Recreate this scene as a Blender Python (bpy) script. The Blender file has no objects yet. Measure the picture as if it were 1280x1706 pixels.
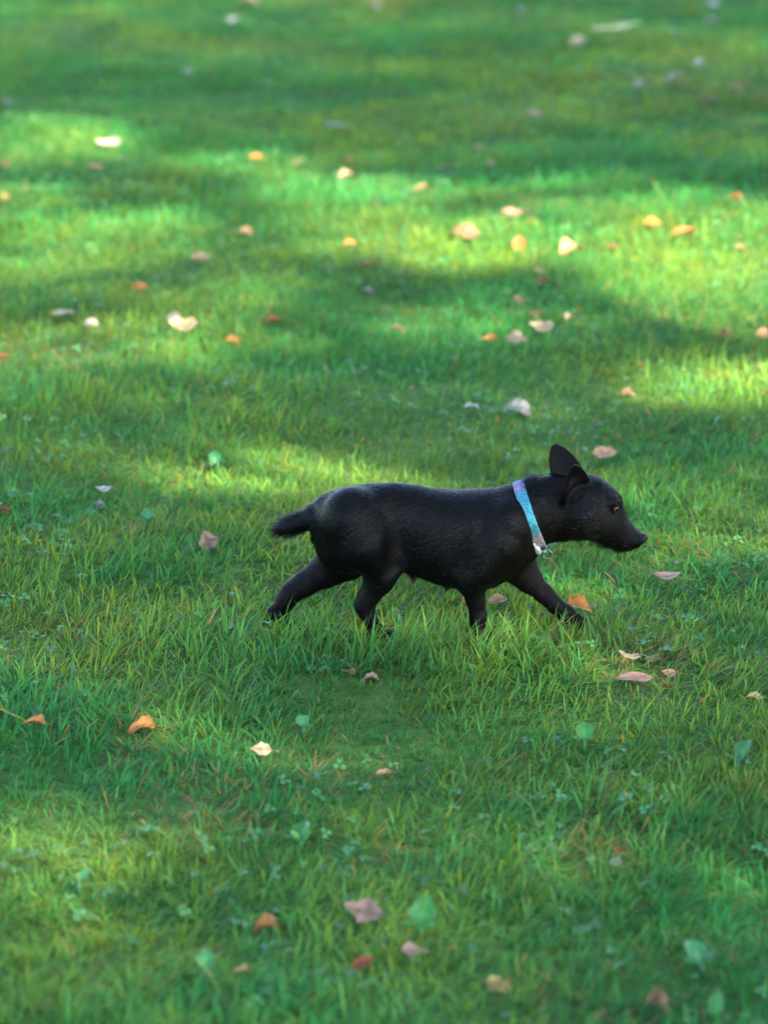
import bpy, bmesh, math
import numpy as np
from mathutils import Vector, Matrix

R = math.radians
rng = np.random.default_rng(7)
scene = bpy.context.scene
COL = scene.collection

# ------------------------------------------------------------------ camera
PITCH, VFOV, DIST = 17.0, 18.8, 5.30
FPX = 853.0 / math.tan(R(VFOV / 2))            # focal length in photo pixels (1706 tall)
HCAM = DIST * math.tan(R(PITCH) + math.atan((1055 - 853) / FPX))
CAM = np.array([0.0, -DIST, HCAM])
cp, sp = math.cos(R(PITCH)), math.sin(R(PITCH))
FWD, UPV = np.array([0, cp, -sp]), np.array([0, sp, cp])

cam_d = bpy.data.cameras.new('camera')
cam = bpy.data.objects.new('camera', cam_d); COL.objects.link(cam)
cam.location = CAM; cam.rotation_euler = (R(90 - PITCH), 0, 0)
cam_d.sensor_fit = 'VERTICAL'; cam_d.angle = R(VFOV)
cam_d.clip_start = 0.05; cam_d.clip_end = 6000
cam_d.dof.use_dof = True; cam_d.dof.focus_distance = DIST / cp * 1.0
cam_d.dof.aperture_fstop = (cam_d.lens / 1000.0) / 0.034
cam_d.dof.aperture_blades = 0
scene.camera = cam

# ------------------------------------------------------------------ sky, sun, exposure
SUN_EL, SUN_AZ = 44.0, -38.0                    # azimuth measured from +X, towards -Y (camera side)
SUN = np.array([math.cos(R(SUN_EL)) * math.cos(R(SUN_AZ)), math.cos(R(SUN_EL)) * math.sin(R(SUN_AZ)), math.sin(R(SUN_EL))])
w = bpy.data.worlds.new('World'); scene.world = w; w.use_nodes = True
nt = w.node_tree; bg = nt.nodes['Background']
sky = nt.nodes.new('ShaderNodeTexSky'); sky.sky_type = 'NISHITA'; sky.sun_disc = False
sky.sun_elevation = R(SUN_EL); sky.sun_rotation = R(90 - SUN_AZ)
nt.links.new(sky.outputs[0], bg.inputs[0]); bg.inputs[1].default_value = 0.15
sd = bpy.data.lights.new('sun', 'SUN'); sd.energy = 5.0; sd.angle = R(0.8); sd.color = (1.0, 0.80, 0.52)
sun = bpy.data.objects.new('sun', sd); COL.objects.link(sun); sun.location = (6, -4, 12)
sun.rotation_euler = Vector(SUN).to_track_quat('Z', 'Y').to_euler()
vs = scene.view_settings
vs.view_transform = 'Standard'; vs.look = 'None'; vs.gamma = 1.0; vs.use_curve_mapping = False
vs.exposure = 3.2

# ------------------------------------------------------------------ helpers
def W(u, v, y=0.0):
    """world point on the vertical plane Y=y seen at photo pixel (u, v)"""
    d = FWD + np.array([1, 0, 0]) * ((u - 640) / FPX) + UPV * ((853 - v) / FPX)
    return CAM + d * ((y + DIST) / d[1])

def GP(u, v, z=0.0):
    """world point at height z seen at photo pixel (u, v)"""
    d = FWD + np.array([1, 0, 0]) * ((u - 640) / FPX) + UPV * ((853 - v) / FPX)
    return CAM + d * ((z - HCAM) / d[2])

def pix(P):
    r = P - CAM
    dep = r @ FWD
    return 640 + r[..., 0] / dep * FPX, 853 - (r @ UPV) / dep * FPX, dep

def vnoise(x, y, s, seed):
    g = np.random.default_rng(seed).random((128, 128))
    X, Y = x / s, y / s
    i, j = np.floor(X).astype(int), np.floor(Y).astype(int)
    fx, fy = X - i, Y - j
    fx, fy = fx * fx * (3 - 2 * fx), fy * fy * (3 - 2 * fy)
    a = lambda p, q: g[(i + p) % 128, (j + q) % 128]
    return (a(0, 0) * (1 - fx) + a(1, 0) * fx) * (1 - fy) + (a(0, 1) * (1 - fx) + a(1, 1) * fx) * fy

def hgt(x, y):
    r2 = np.exp(-(x * x + (y - 2) ** 2) / 900.0)
    n = 0.035 * (vnoise(x, y, 0.55, 1) - .5) + 0.05 * (vnoise(x, y, 1.7, 2) - .5) + 0.02 * (vnoise(x, y, 0.21, 3) - .5)
    calm = 1 - 0.85 * np.exp(-((x - 0.1) ** 2 / 0.25 + y * y / 0.05))
    return n * r2 * calm

def mesh_np(name, verts, faces_flat, totals, mat, parent=None, smooth=False, cols=None, link=True):
    me = bpy.data.meshes.new(name)
    V = np.ascontiguousarray(verts, dtype=np.float32).reshape(-1, 3)
    F = np.ascontiguousarray(faces_flat, dtype=np.int32).ravel()
    T = np.ascontiguousarray(totals, dtype=np.int32).ravel()
    me.vertices.add(len(V)); me.vertices.foreach_set('co', V.ravel())
    me.loops.add(len(F)); me.loops.foreach_set('vertex_index', F)
    me.polygons.add(len(T))
    st = np.zeros(len(T), np.int32); st[1:] = np.cumsum(T)[:-1]
    me.polygons.foreach_set('loop_start', st)
    try: me.polygons.foreach_set('loop_total', T)
    except Exception: pass
    if smooth: me.polygons.foreach_set('use_smooth', np.ones(len(T), bool))
    me.update(calc_edges=True)
    if cols is not None:
        at = me.attributes.new('col', 'FLOAT_COLOR', 'POINT')
        C4 = np.ones((len(V), 4), np.float32); C4[:, :3] = np.asarray(cols).reshape(-1, 3)
        at.data.foreach_set('color', C4.ravel())
    if mat: me.materials.append(mat)
    o = bpy.data.objects.new(name, me)
    if link: COL.objects.link(o)
    if parent: o.parent = parent
    return o

def empty(name, loc):
    o = bpy.data.objects.new(name, None); COL.objects.link(o); o.location = loc; o.empty_display_size = .05
    return o

def tag(o, label=None, cat=None, group=None, kind=None):
    for k, v in (('label', label), ('category', cat), ('group', group), ('kind', kind)):
        if v: o[k] = v
    return o

def mat(name):
    m = bpy.data.materials.new(name); m.use_nodes = True
    return m, m.node_tree.nodes, m.node_tree.links, m.node_tree.nodes['Principled BSDF']

def attr_mat(name, rough=.55, spec=.3, transl=0.0, tint=(1, 1, 1), noise=0.0, nscale=60.0, sheen=0.0):
    m, N, Lk, P = mat(name)
    a = N.new('ShaderNodeAttribute'); a.attribute_name = 'col'
    src = a.outputs['Color']
    if noise:
        tc = N.new('ShaderNodeTexCoord'); nz = N.new('ShaderNodeTexNoise'); nz.inputs['Scale'].default_value = nscale
        nz.inputs['Detail'].default_value = 5
        Lk.new(tc.outputs['Object'], nz.inputs['Vector'])
        mr = N.new('ShaderNodeMapRange'); mr.inputs[1].default_value = .3; mr.inputs[2].default_value = .7
        mr.inputs[3].default_value = 1 - noise; mr.inputs[4].default_value = 1 + noise
        Lk.new(nz.outputs['Fac'], mr.inputs[0])
        vm = N.new('ShaderNodeVectorMath'); vm.operation = 'SCALE'
        Lk.new(src, vm.inputs[0]); Lk.new(mr.outputs[0], vm.inputs['Scale']); src = vm.outputs[0]
    Lk.new(src, P.inputs['Base Color'])
    P.inputs['Roughness'].default_value = rough; P.inputs['Specular IOR Level'].default_value = spec
    if transl:
        t = N.new('ShaderNodeBsdfTranslucent'); mx = N.new('ShaderNodeMixShader'); mx.inputs[0].default_value = transl
        vt = N.new('ShaderNodeVectorMath'); vt.operation = 'MULTIPLY'; vt.inputs[1].default_value = tint
        Lk.new(src, vt.inputs[0]); Lk.new(vt.outputs[0], t.inputs['Color'])
        Lk.new(P.outputs[0], mx.inputs[1]); Lk.new(t.outputs[0], mx.inputs[2])
        Lk.new(mx.outputs[0], N['Material Output'].inputs[0])
    return m

def plain(name, col, rough=.5, spec=.5, metal=0.0):
    m, N, Lk, P = mat(name)
    tc = N.new('ShaderNodeTexCoord'); nz = N.new('ShaderNodeTexNoise'); nz.inputs['Scale'].default_value = 180
    Lk.new(tc.outputs['Object'], nz.inputs['Vector'])
    cr = N.new('ShaderNodeValToRGB')
    cr.color_ramp.elements[0].position = .3; cr.color_ramp.elements[1].position = .7
    cr.color_ramp.elements[0].color = (*[c * .75 for c in col], 1); cr.color_ramp.elements[1].color = (*[min(1, c * 1.2) for c in col], 1)
    Lk.new(nz.outputs['Fac'], cr.inputs[0]); Lk.new(cr.outputs[0], P.inputs['Base Color'])
    P.inputs['Roughness'].default_value = rough; P.inputs['Specular IOR Level'].default_value = spec; P.inputs['Metallic'].default_value = metal
    return m

def tube(pts, rad, nseg=8):
    """closed tapered tube through pts; returns verts, quads+caps as lists"""
    pts = [Vector(p) for p in pts]; V = []; F = []; T = []
    side = None
    for i, p in enumerate(pts):
        d = (pts[min(i + 1, len(pts) - 1)] - pts[max(i - 1, 0)]).normalized()
        if side is None: side = d.orthogonal().normalized()
        side = (side - d * side.dot(d)).normalized(); b = d.cross(side)
        for k in range(nseg):
            a = 2 * math.pi * k / nseg
            V.append(p + (side * math.cos(a) + b * math.sin(a)) * rad[i])
    for i in range(len(pts) - 1):
        for k in range(nseg):
            k2 = (k + 1) % nseg
            F += [i * nseg + k, i * nseg + k2, (i + 1) * nseg + k2, (i + 1) * nseg + k]; T.append(4)
    F += list(range(nseg))[::-1]; T.append(nseg)
    F += [(len(pts) - 1) * nseg + k for k in range(nseg)]; T.append(nseg)
    return V, F, T

def join(parts):
    V, F, T = [], [], []
    for v, f, t in parts:
        o = len(V); V += list(v); F += [q + o for q in f]; T += list(t)
    return V, F, T

# ------------------------------------------------------------------ ground
def axis(c, fine, half, far):
    a = np.arange(c - half, c + half + 1e-6, fine); out = []; s = fine; p = 0.0
    while p < far: s *= 1.35; p += s; out.append(p)
    out = np.array(out)
    return np.concatenate([a[0] - out[::-1], a, a[-1] + out])
gx, gy = axis(0, .05, 3.0, 2500), axis(3, .05, 6.0, 2500)
X, Y = np.meshgrid(gx, gy, indexing='ij')
Z = hgt(X, Y)
gi = np.arange(len(gx) * len(gy)).reshape(len(gx), len(gy))
gq = np.stack([gi[:-1, :-1], gi[1:, :-1], gi[1:, 1:], gi[:-1, 1:]], -1).reshape(-1)
gm, N, Lk, P = mat('lawn_soil')
tc = N.new('ShaderNodeTexCoord')
n1 = N.new('ShaderNodeTexNoise'); n1.inputs['Scale'].default_value = 18; n1.inputs['Detail'].default_value = 8; n1.inputs['Roughness'].default_value = .7
n2 = N.new('ShaderNodeTexNoise'); n2.inputs['Scale'].default_value = .35; n2.inputs['Detail'].default_value = 4
for n in (n1, n2): Lk.new(tc.outputs['Object'], n.inputs['Vector'])
c1 = N.new('ShaderNodeValToRGB'); e = c1.color_ramp.elements
e[0].position = .3; e[0].color = (.034, .050, .014, 1); e[1].position = .72; e[1].color = (.075, .125, .03, 1)
k = e.new(.5); k.color = (.036, .085, .018, 1)
c2 = N.new('ShaderNodeValToRGB'); c2.color_ramp.elements[0].color = (.8, .85, .8, 1); c2.color_ramp.elements[1].color = (1.15, 1.1, 1.0, 1)
mx = N.new('ShaderNodeMix'); mx.data_type = 'RGBA'; mx.blend_type = 'MULTIPLY'; mx.inputs[0].default_value = 1
Lk.new(n1.outputs['Fac'], c1.inputs[0]); Lk.new(n2.outputs['Fac'], c2.inputs[0])
Lk.new(c1.outputs[0], mx.inputs[6]); Lk.new(c2.outputs[0], mx.inputs[7]); Lk.new(mx.outputs[2], P.inputs['Base Color'])
P.inputs['Roughness'].default_value = .95; P.inputs['Specular IOR Level'].default_value = .1
bp = N.new('ShaderNodeBump'); bp.inputs['Strength'].default_value = .6; bp.inputs['Distance'].default_value = .02
Lk.new(n1.outputs['Fac'], bp.inputs['Height']); Lk.new(bp.outputs[0], P.inputs['Normal'])
ground = mesh_np('ground', np.stack([X, Y, Z], -1), gq, np.full(len(gq) // 4, 4), gm, smooth=True)
tag(ground, 'soil and thatch under the green lawn', 'ground', kind='structure')

# ------------------------------------------------------------------ fallen leaves: table (u, v, width, height, colour, label) in photo pixels
LEAVES = [
 (412, 3, 36, 10, 'cream', 'pale tan leaf cut off by the top edge, left of centre'),
 (390, 33, 30, 7, 'white', 'thin whitish leaf just below the tan leaf at the top edge'),
 (625, 11, 26, 7, 'white', 'small whitish leaf near the middle of the top edge'),
 (12, 174, 26, 10, 'grey', 'greyish brown leaf at the left edge above the sunlit patches'),
 (180, 241, 37, 14, 'white', 'pale lilac white leaf beside the upper left sunlit patch'),
 (157, 278, 30, 10, 'tan', 'tan orange leaf below the lilac white leaf, upper left'),
 (425, 264, 28, 10, 'orange', 'bright orange leaf on the strip of sunlit grass, upper left of centre'),
 (495, 273, 26, 8, 'yellow', 'thin yellowish leaf right of the bright orange leaf on the sunlit strip'),
 (583, 271, 25, 8, 'brown', 'thin brown leaf in the shade above the middle sunlit patch'),
 (578, 293, 30, 11, 'cream', 'pale beige leaf directly under a thin brown one, above the middle sunlit patch'),
 (6, 274, 20, 11, 'tan', 'tan leaf cut by the left edge beside the upper left sunlit patch'),
 (8, 330, 22, 11, 'yellow', 'yellowish leaf at the left edge below the tan edge leaf'),
 (408, 386, 27, 15, 'tan', 'tan leaf standing tilted between shade and sun, left of the middle patch'),
 (336, 432, 38, 14, 'tan', 'broad orange tan leaf left of centre above a smaller orange leaf'),
 (585, 406, 26, 9, 'orange', 'small orange leaf lying in the middle of the middle sunlit patch'),
 (607, 443, 28, 8, 'brown', 'dull brown leaf at the lower rim of the middle sunlit patch'),
 (232, 479, 29, 16, 'orange', 'squarish orange leaf below and left of the broad orange tan leaf'),
 (103, 522, 39, 9, 'cream', 'flat beige leaf at the left, first of two pale leaves side by side'),
 (150, 541, 28, 13, 'white', 'whitish curled leaf right of the flat beige leaf'),
 (304, 546, 50, 24, 'cream', 'large cream leaf lying alone on shaded grass, left half'),
 (290, 528, 26, 10, 'grey', 'small blue grey leaf behind the large cream leaf, left half'),
 (389, 569, 27, 12, 'orange', 'orange leaf right of the large cream leaf'),
 (455, 535, 26, 8, 'rust', 'dark rust red leaf between the cream leaf and the centre'),
 (612, 486, 24, 12, 'grey', 'dull grey green leaf near the centre of the upper half'),
 (5, 596, 22, 8, 'rust', 'rust red leaf cut by the left edge, upper half'),
 (310, 119, 22, 6, 'white', 'tiny white leaf in the deep shade, upper left'),
 (440, 137, 22, 7, 'white', 'tiny pale leaf in the deep shade right of the tiny white one'),
 (627, 343, 24, 9, 'brown', 'brown leaf on the upper rim of the middle sunlit patch'),
 (560, 212, 36, 8, 'grey', 'faint grey green leaf in the upper shade near the centre'),
 (965, 73, 33, 15, 'cream', 'cream leaf below a pale twig, upper right'),
 (1187, 11, 30, 11, 'white', 'white leaf near the top right corner, topmost of a column of three'),
 (1185, 35, 25, 7, 'white', 'thin white leaf second from the top in the top right corner'),
 (1125, 52, 25, 8, 'white', 'white leaf right of the pale twig, upper right'),
 (1115, 67, 22, 5, 'yellow', 'very thin yellow leaf below the white leaf by the pale twig'),
 (871, 20, 24, 14, 'grey', 'blue grey leaf near the top edge right of centre'),
 (1227, 146, 30, 11, 'tan', 'tan leaf near the right edge in the upper shade'),
 (1180, 165, 28, 8, 'brown', 'faint brown leaf left of the tan leaf, upper shade by the right edge'),
 (1125, 130, 34, 9, 'grey', 'grey pink leaf left of centre in the upper right cluster'),
 (1070, 142, 26, 10, 'grey', 'small grey leaf at the left end of the upper right cluster'),
 (1167, 108, 28, 9, 'white', 'pale bluish leaf at the top of the upper right cluster'),
 (888, 190, 30, 14, 'cream', 'tilted pale leaf alone in the upper shade, right of centre'),
 (797, 246, 24, 7, 'tan', 'small tan leaf in the shade, upper left of a pinkish grey one'),
 (818, 274, 22, 9, 'pink', 'small pinkish grey leaf in the shade above the long sunlit band'),
 (741, 283, 24, 7, 'brown', 'small brown grey leaf left of the pinkish grey leaf'),
 (702, 315, 30, 11, 'brown', 'orange brown leaf at the shaded rim above the large pink orange leaf'),
 (1226, 330, 26, 9, 'orange', 'orange leaf near the right edge at the top of the sunlit band'),
 (1091, 375, 40, 13, 'orange', 'yellow orange oval leaf in the sunlit band, left of a long thin one'),
 (1143, 390, 46, 10, 'orange', 'long thin orange leaf in the sunlit band near the right edge'),
 (774, 394, 54, 24, 'pinkor', 'large pink orange leaf on the sunlit band, biggest of the band'),
 (866, 408, 26, 25, 'orange', 'upright orange leaf between the two large leaves of the sunlit band'),
 (953, 418, 50, 16, 'tan', 'large pale orange leaf with pointed right tip in the sunlit band'),
 (1019, 415, 32, 11, 'brown', 'brown orange leaf right of the large pointed leaf'),
 (860, 357, 55, 9, 'pink', 'long narrow pinkish leaf at the upper rim of the sunlit band'),
 (882, 371, 30, 7, 'orange', 'thin orange leaf just under the long narrow pinkish leaf'),
 (1237, 411, 26, 8, 'tan', 'thin tan leaf at the right edge inside the sunlit band'),
 (903, 453, 24, 10, 'cream', 'pale leaf right above a rust brown leaf, below the sunlit band'),
 (903, 470, 27, 12, 'rust', 'rust brown leaf below the pale leaf, under the sunlit band'),
 (873, 500, 34, 11, 'pinkor', 'pink orange leaf between the sunlit band and the two cream leaves'),
 (892, 525, 24, 9, 'brown', 'small brown leaf right behind the brightest cream leaf'),
 (950, 530, 24, 6, 'cream', 'thin cream leaf right of the small brown leaf'),
 (902, 548, 41, 20, 'cream', 'bright cream leaf, right one of the two cream leaves right of centre'),
 (862, 567, 38, 20, 'cream', 'tilted beige leaf, left one of the two cream leaves right of centre'),
 (813, 567, 26, 9, 'orange', 'small orange leaf left of the two cream leaves'),
 (663, 549, 24, 8, 'tan', 'small tan leaf at the centre above the dog'),
 (1270, 560, 30, 18, 'pinkor', 'pink orange leaf cut by the right edge'),
 (1213, 562, 30, 13, 'brown', 'yellow brown leaf left of the leaf cut by the right edge'),
 (860, 684, 52, 22, 'white', 'large pale grey leaf above the dog\'s shoulder'),
 (785, 677, 30, 6, 'white', 'thin white leaf left of the large pale grey leaf'),
 (1048, 657, 26, 13, 'tan', 'tan leaf on the sunlit grass above the dog\'s head'),
 (1008, 760, 38, 30, 'pink', 'round pinkish beige leaf just right of the dog\'s raised ear'),
 (172, 816, 28, 9, 'white', 'white grey leaf at the left, level with the dog\'s back'),
 (166, 845, 24, 15, 'grey', 'dull grey green leaf right below the white grey leaf at the left'),
 (346, 905, 30, 36, 'pink', 'upright pale pink leaf left of the dog\'s tail'),
 (5, 850, 22, 9, 'rust', 'rust brown leaf cut by the left edge, level with the dog'),
 (782, 1000, 24, 22, 'orange', 'orange leaf half hidden behind the dog\'s near front leg'),
 (830, 1003, 36, 14, 'tan', 'tan leaf just right of the dog\'s near front leg'),
 (965, 1014, 44, 26, 'orange', 'orange leaf right in front of the dog\'s leading paw'),
 (1112, 963, 48, 13, 'pink', 'brownish pink leaf on the grass below the dog\'s muzzle'),
 (582, 1120, 26, 10, 'tan', 'small tan leaf below the dog\'s hind paws, left of a pale one'),
 (617, 1129, 30, 9, 'pink', 'pale brown leaf below the dog\'s hind paws, right of a tan one'),
 (1050, 1093, 36, 9, 'cream', 'pale yellow leaf right below the leading paw, left in a loose cluster'),
 (1088, 1100, 26, 11, 'tan', 'tan leaf in the middle of the loose cluster below the leading paw'),
 (1116, 1123, 27, 11, 'pinkor', 'orange leaf at the right end of the loose cluster below the leading paw'),
 (1060, 1131, 62, 14, 'pink', 'long beige leaf lowest in the loose cluster below the leading paw'),
 (57, 1204, 37, 9, 'orange', 'flat orange leaf near the left edge below the dog'),
 (235, 1213, 46, 27, 'orange', 'crumpled orange brown leaf in the grass, lower left'),
 (434, 1251, 38, 24, 'cream', 'cream leaf lower left of centre, below the dog'),
 (605, 1525, 68, 36, 'pink', 'largest pinkish brown leaf near the bottom, centre'),
 (444, 1546, 50, 16, 'orange', 'orange leaf left of the largest pinkish leaf near the bottom'),
 (606, 1608, 38, 18, 'rust', 'rust red leaf below the largest pinkish leaf'),
 (691, 1588, 44, 15, 'pink', 'small pale pink leaf lower right of the largest pinkish leaf'),
 (832, 1646, 46, 24, 'yellow', 'yellow beige leaf near the bottom edge right of centre'),
 (1033, 1420, 30, 13, 'rust', 'red brown leaf in the lower right grass'),
 (1028, 1442, 26, 18, 'white', 'whitish leaf directly below the red brown leaf, lower right'),
 (402, 1617, 28, 9, 'tan', 'small tan leaf near the bottom, lower left'),
 (1095, 1676, 52, 20, 'brown', 'brown leaf near the bottom edge in the right half'),
 (640, 1289, 26, 9, 'tan', 'small tan orange leaf at the centre of the lower half'),
 (1259, 1162, 32, 7, 'yellow', 'thin yellow leaf at the right edge, level below the dog'),
]
LC = dict(cream=(.36, .29, .18), white=(.33, .32, .29), grey=(.20, .22, .19), brown=(.17, .10, .045), tan=(.34, .215, .11),
          orange=(.40, .17, .045), yellow=(.32, .25, .07), rust=(.20, .055, .018), pink=(.32, .20, .145), pinkor=(.38, .21, .13))

LEAFPOS = []
for (u, v, pw, ph, c, lab) in LEAVES:
    z = .03
    for _ in range(3):
        p = GP(u, v, z); z = float(hgt(p[0:1], p[1:2])[0]) + .017 + .012 * math.sin(u * 7.3 + v * 3.1)
    LEAFPOS.append((GP(u, v, z), pw, ph))

# broad weed plants: (u, v, size px, label)
WEEDS = [
 (975, 1212, 52, 'pale teal broadleaf weed standing alone in the grass below the dog\'s head'),
 (1232, 1248, 62, 'wide bluish green weed at the right edge, lower half'),
 (1035, 1312, 44, 'small flat weed between the two larger weeds at the right'),
 (700, 1530, 84, 'large bright green broadleaf weed right of the largest pinkish leaf'),
 (340, 1614, 58, 'pale green broadleaf weed near the bottom, lower left'),
 (1172, 1592, 84, 'large dull green weed in the lower right corner area'),
 (1196, 1692, 70, 'pale green weed cut by the bottom edge at the right'),
 (505, 1187, 40, 'small teal weed below the dog\'s hind paws'),
 (130, 1456, 44, 'bluish weed in the sunlit grass at the lower left'),
 (500, 1378, 62, 'low teal weed in the lower grass left of centre'),
 (362, 747, 44, 'small teal weed in the grass above and left of the dog\'s tail'),
 (245, 855, 40, 'small green weed left of the dog, in front of the sunlit strip'),
]
WEEDPOS = []
for (u, v, s, lab) in WEEDS:
    p = GP(u, v, .03); p[2] = float(hgt(p[0:1], p[1:2])[0])
    WEEDPOS.append((p, s))

# ------------------------------------------------------------------ grass
def grass_points(x0, x1, y0, y1, dens):
    n = int((x1 - x0) * (y1 - y0) * dens)
    return np.stack([rng.uniform(x0, x1, n), rng.uniform(y0, y1, n)], -1)
DENS = 18500
pts = grass_points(-2.3, 2.3, -2.2, 9.6, DENS)
u, v, dep = pix(np.column_stack([pts, np.full(len(pts), .02)]))
inside = (u > -60) & (u < 1340) & (v > -70) & (v < 1800)
near = (u > -500) & (u < 1780) & (v < 2100)
dn = np.minimum(1.0, (5.0 / dep) ** 1.15)
keep = rng.random(len(pts)) < np.where(inside, dn, np.where(near, .30 * dn, .16 * dn))
pts, inside, dep = pts[keep], inside[keep], dep[keep]
out = grass_points(-7, 7, -4.5, 16, 700)
sel = ~((np.abs(out[:, 0]) < 2.3) & (out[:, 1] > -2.2) & (out[:, 1] < 9.6)) & (np.hypot(out[:, 0], out[:, 1] + DIST) > .6)
out = out[sel]
pts = np.concatenate([pts, out]); inside = np.concatenate([inside, np.zeros(len(out), bool)])
dep = np.concatenate([dep, np.full(len(out), 8.0)])
# pull most of the blades towards tufts
n = len(pts)
cell = .075
cx, cy = np.floor(pts[:, 0] / cell), np.floor(pts[:, 1] / cell)
hx = np.modf(np.abs(np.sin(cx * 127.1 + cy * 311.7) * 43758.5453))[0]; hy = np.modf(np.abs(np.sin(cx * 269.5 + cy * 183.3) * 43758.5453))[0]
tx, ty = (cx + .15 + .7 * hx) * cell, (cy + .15 + .7 * hy) * cell
pull = np.where(rng.random(n) < .45, rng.uniform(.1, .6, n), 0)
px_, py_ = pts[:, 0] + (tx - pts[:, 0]) * pull, pts[:, 1] + (ty - pts[:, 1]) * pull
ox, oy = px_ - tx, py_ - ty
n_h = vnoise(px_, py_, .42, 11) * .6 + vnoise(px_, py_, .13, 12) * .4
n_c = vnoise(px_, py_, .6, 13) * .55 + vnoise(px_, py_, .17, 14) * .45
n_d = vnoise(px_, py_, .9, 15) * .5 + vnoise(px_, py_, .22, 16) * .5
Ln = (.019 + .042 * np.clip(n_h * 1.3 - .15, 0, 1.1)) * rng.uniform(.55, 1.35, n)
Ln *= np.where(rng.random(n) < .035, 1.5, 1.0)
wd = rng.uniform(.0010, .0018, n) * np.where(rng.random(n) < .10, 1.6, 1.0)
wd *= np.clip(dep / 5.5, .9, 2.2) ** .6 * np.where(inside, 1, 1.8)
windx, windy = .35, .1
yaw = np.arctan2(oy * 14 + rng.normal(0, .55, n) + windy, ox * 14 + rng.normal(0, .55, n) + windx)
th0 = np.abs(rng.normal(.22, .22, n)); kap = rng.uniform(.25, 1.45, n)
thatch = np.zeros(n)
for (uu, vv, rr, am) in ((320, 1340, .10, .5), (1060, 1118, .09, .5), (1000, 1395, .07, .45), (230, 1245, .06, .4), (540, 1270, .08, .35), (120, 590, .15, .25), (640, 1420, .06, .3), (60, 1040, .1, .25), (1180, 160, .3, .3)):
    q_ = GP(uu, vv, 0); thatch = np.maximum(thatch, am * np.exp(-((px_ - q_[0]) ** 2 + ((py_ - q_[1]) / 1.6) ** 2) / rr ** 2))
Ln *= 1 - .8 * thatch
straw = rng.random(n) < thatch + (.03 + .22 * np.clip(n_d - .54, 0, 1) * 2.2)
th0 = np.where(straw, rng.uniform(.6, 1.45, n), th0); kap = np.where(straw, rng.uniform(-.1, .5, n), kap)
flop = rng.random(n) < .18 + .42 * vnoise(px_, py_, .25, 18)       # blades lying over along the mowing direction
th0 = np.where(flop, rng.uniform(.55, 1.25, n), th0)
yaw = np.where(flop, rng.normal(0, .45, n) + np.where(rng.random(n) < .35, math.pi, 0), yaw)
# fallen leaves and paws press the grass down
press = np.ones(n)
for (p, pw, ph) in LEAFPOS:
    Lw = pw / FPX * float((p - CAM) @ FWD)
    dx, dy = px_ - p[0], py_ - p[1]
    press = np.where((np.abs(dx) < .55 * Lw) & (dy > -.045) & (dy < .35 * Lw), np.minimum(press, .7), press)
    press = np.where((np.abs(dx) < .6 * Lw) & (dy > -.14) & (dy <= -.045), np.minimum(press, .8), press)
for (p, s) in WEEDPOS:
    rr = s / FPX * float((p - CAM) @ FWD) * .5
    press = np.where((np.hypot(px_ - p[0], py_ - p[1] + .02) < rr), np.minimum(press, .85), press)
Ln *= press
Ln *= 1 + 1.15 * np.exp(-(((px_ - .1) / .38) ** 4 + ((py_ + .08) / .12) ** 4))      # taller tussocks round the dog's paws
pz_ = hgt(px_, py_) - .002
s_lv = [0, .34, .70, 1.0]; w_lv = [.8, 1.0, .7, 0]
P3 = np.stack([px_, py_, pz_], -1); levels = [P3]
cur = P3.copy()
for a, b in zip(s_lv[:-1], s_lv[1:]):
    th = th0 + kap * ((a + b) / 2) * 1.15
    st = Ln * (b - a)
    cur = cur + np.stack([np.sin(th) * np.cos(yaw) * st, np.sin(th) * np.sin(yaw) * st, np.cos(th) * st], -1)
    levels.append(cur)
tw = yaw + math.pi / 2 + rng.normal(0, .5, n)
sv = np.stack([np.cos(tw), np.sin(tw), rng.normal(0, .15, n)], -1)
gv = np.empty((n, 7, 3), np.float32)
for i in range(3):
    gv[:, 2 * i] = levels[i] - sv * (wd * w_lv[i])[:, None]
    gv[:, 2 * i + 1] = levels[i] + sv * (wd * w_lv[i])[:, None]
gv[:, 6] = levels[3]
cA, cB, cC, cS = np.array([.016, .138, .038]), np.array([.092, .205, .028]), np.array([.030, .166, .054]), np.array([.26, .24, .10])
t1 = np.clip((n_c - .5) * 2.8 + .26 + rng.normal(0, .25, n), 0, 1)[:, None]
bc = cA * (1 - t1) + cB * t1
t2 = np.clip(rng.normal(.25, .3, n), 0, 1)[:, None]
bc = bc * (1 - t2) + cC * t2
bc = bc * (rng.uniform(.7, 1.3, n) * (.72 + .56 * vnoise(px_, py_, .3, 17)))[:, None]
bc = np.where(straw[:, None], cS * rng.uniform(.35, .85, n)[:, None], bc)
gc = np.empty((n, 7, 3), np.float32)
gc[:] = bc[:, None]
gc[:, :2] = gc[:, :2] * .75 + np.array([.05, .12, .025]) * .25
gc[:, 6] *= 1.15
grass_m = attr_mat('grass_blade', rough=.55, spec=.12, transl=.5, tint=(3.4, 1.45, .45))
fine = inside & (dep < 6.6)
sv7, sv5 = gv[fine], gv[~fine][:, [0, 1, 4, 5, 6]]
n7, n5 = len(sv7), len(sv5)
f7 = np.arange(n7)[:, None] * 7 + np.array([0, 1, 3, 2, 2, 3, 5, 4, 4, 5, 6])[None]
f5 = n7 * 7 + np.arange(n5)[:, None] * 5 + np.array([0, 1, 3, 2, 2, 3, 4])[None]
lawn = mesh_np('lawn_grass', np.concatenate([sv7.reshape(-1, 3), sv5.reshape(-1, 3)]), np.concatenate([f7.ravel(), f5.ravel()]),
               np.concatenate([np.tile([4, 4, 3], n7), np.tile([4, 3], n5)]), grass_m,
               cols=np.concatenate([gc[fine].reshape(-1, 3), gc[~fine][:, [0, 1, 4, 5, 6]].reshape(-1, 3)]))
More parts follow.
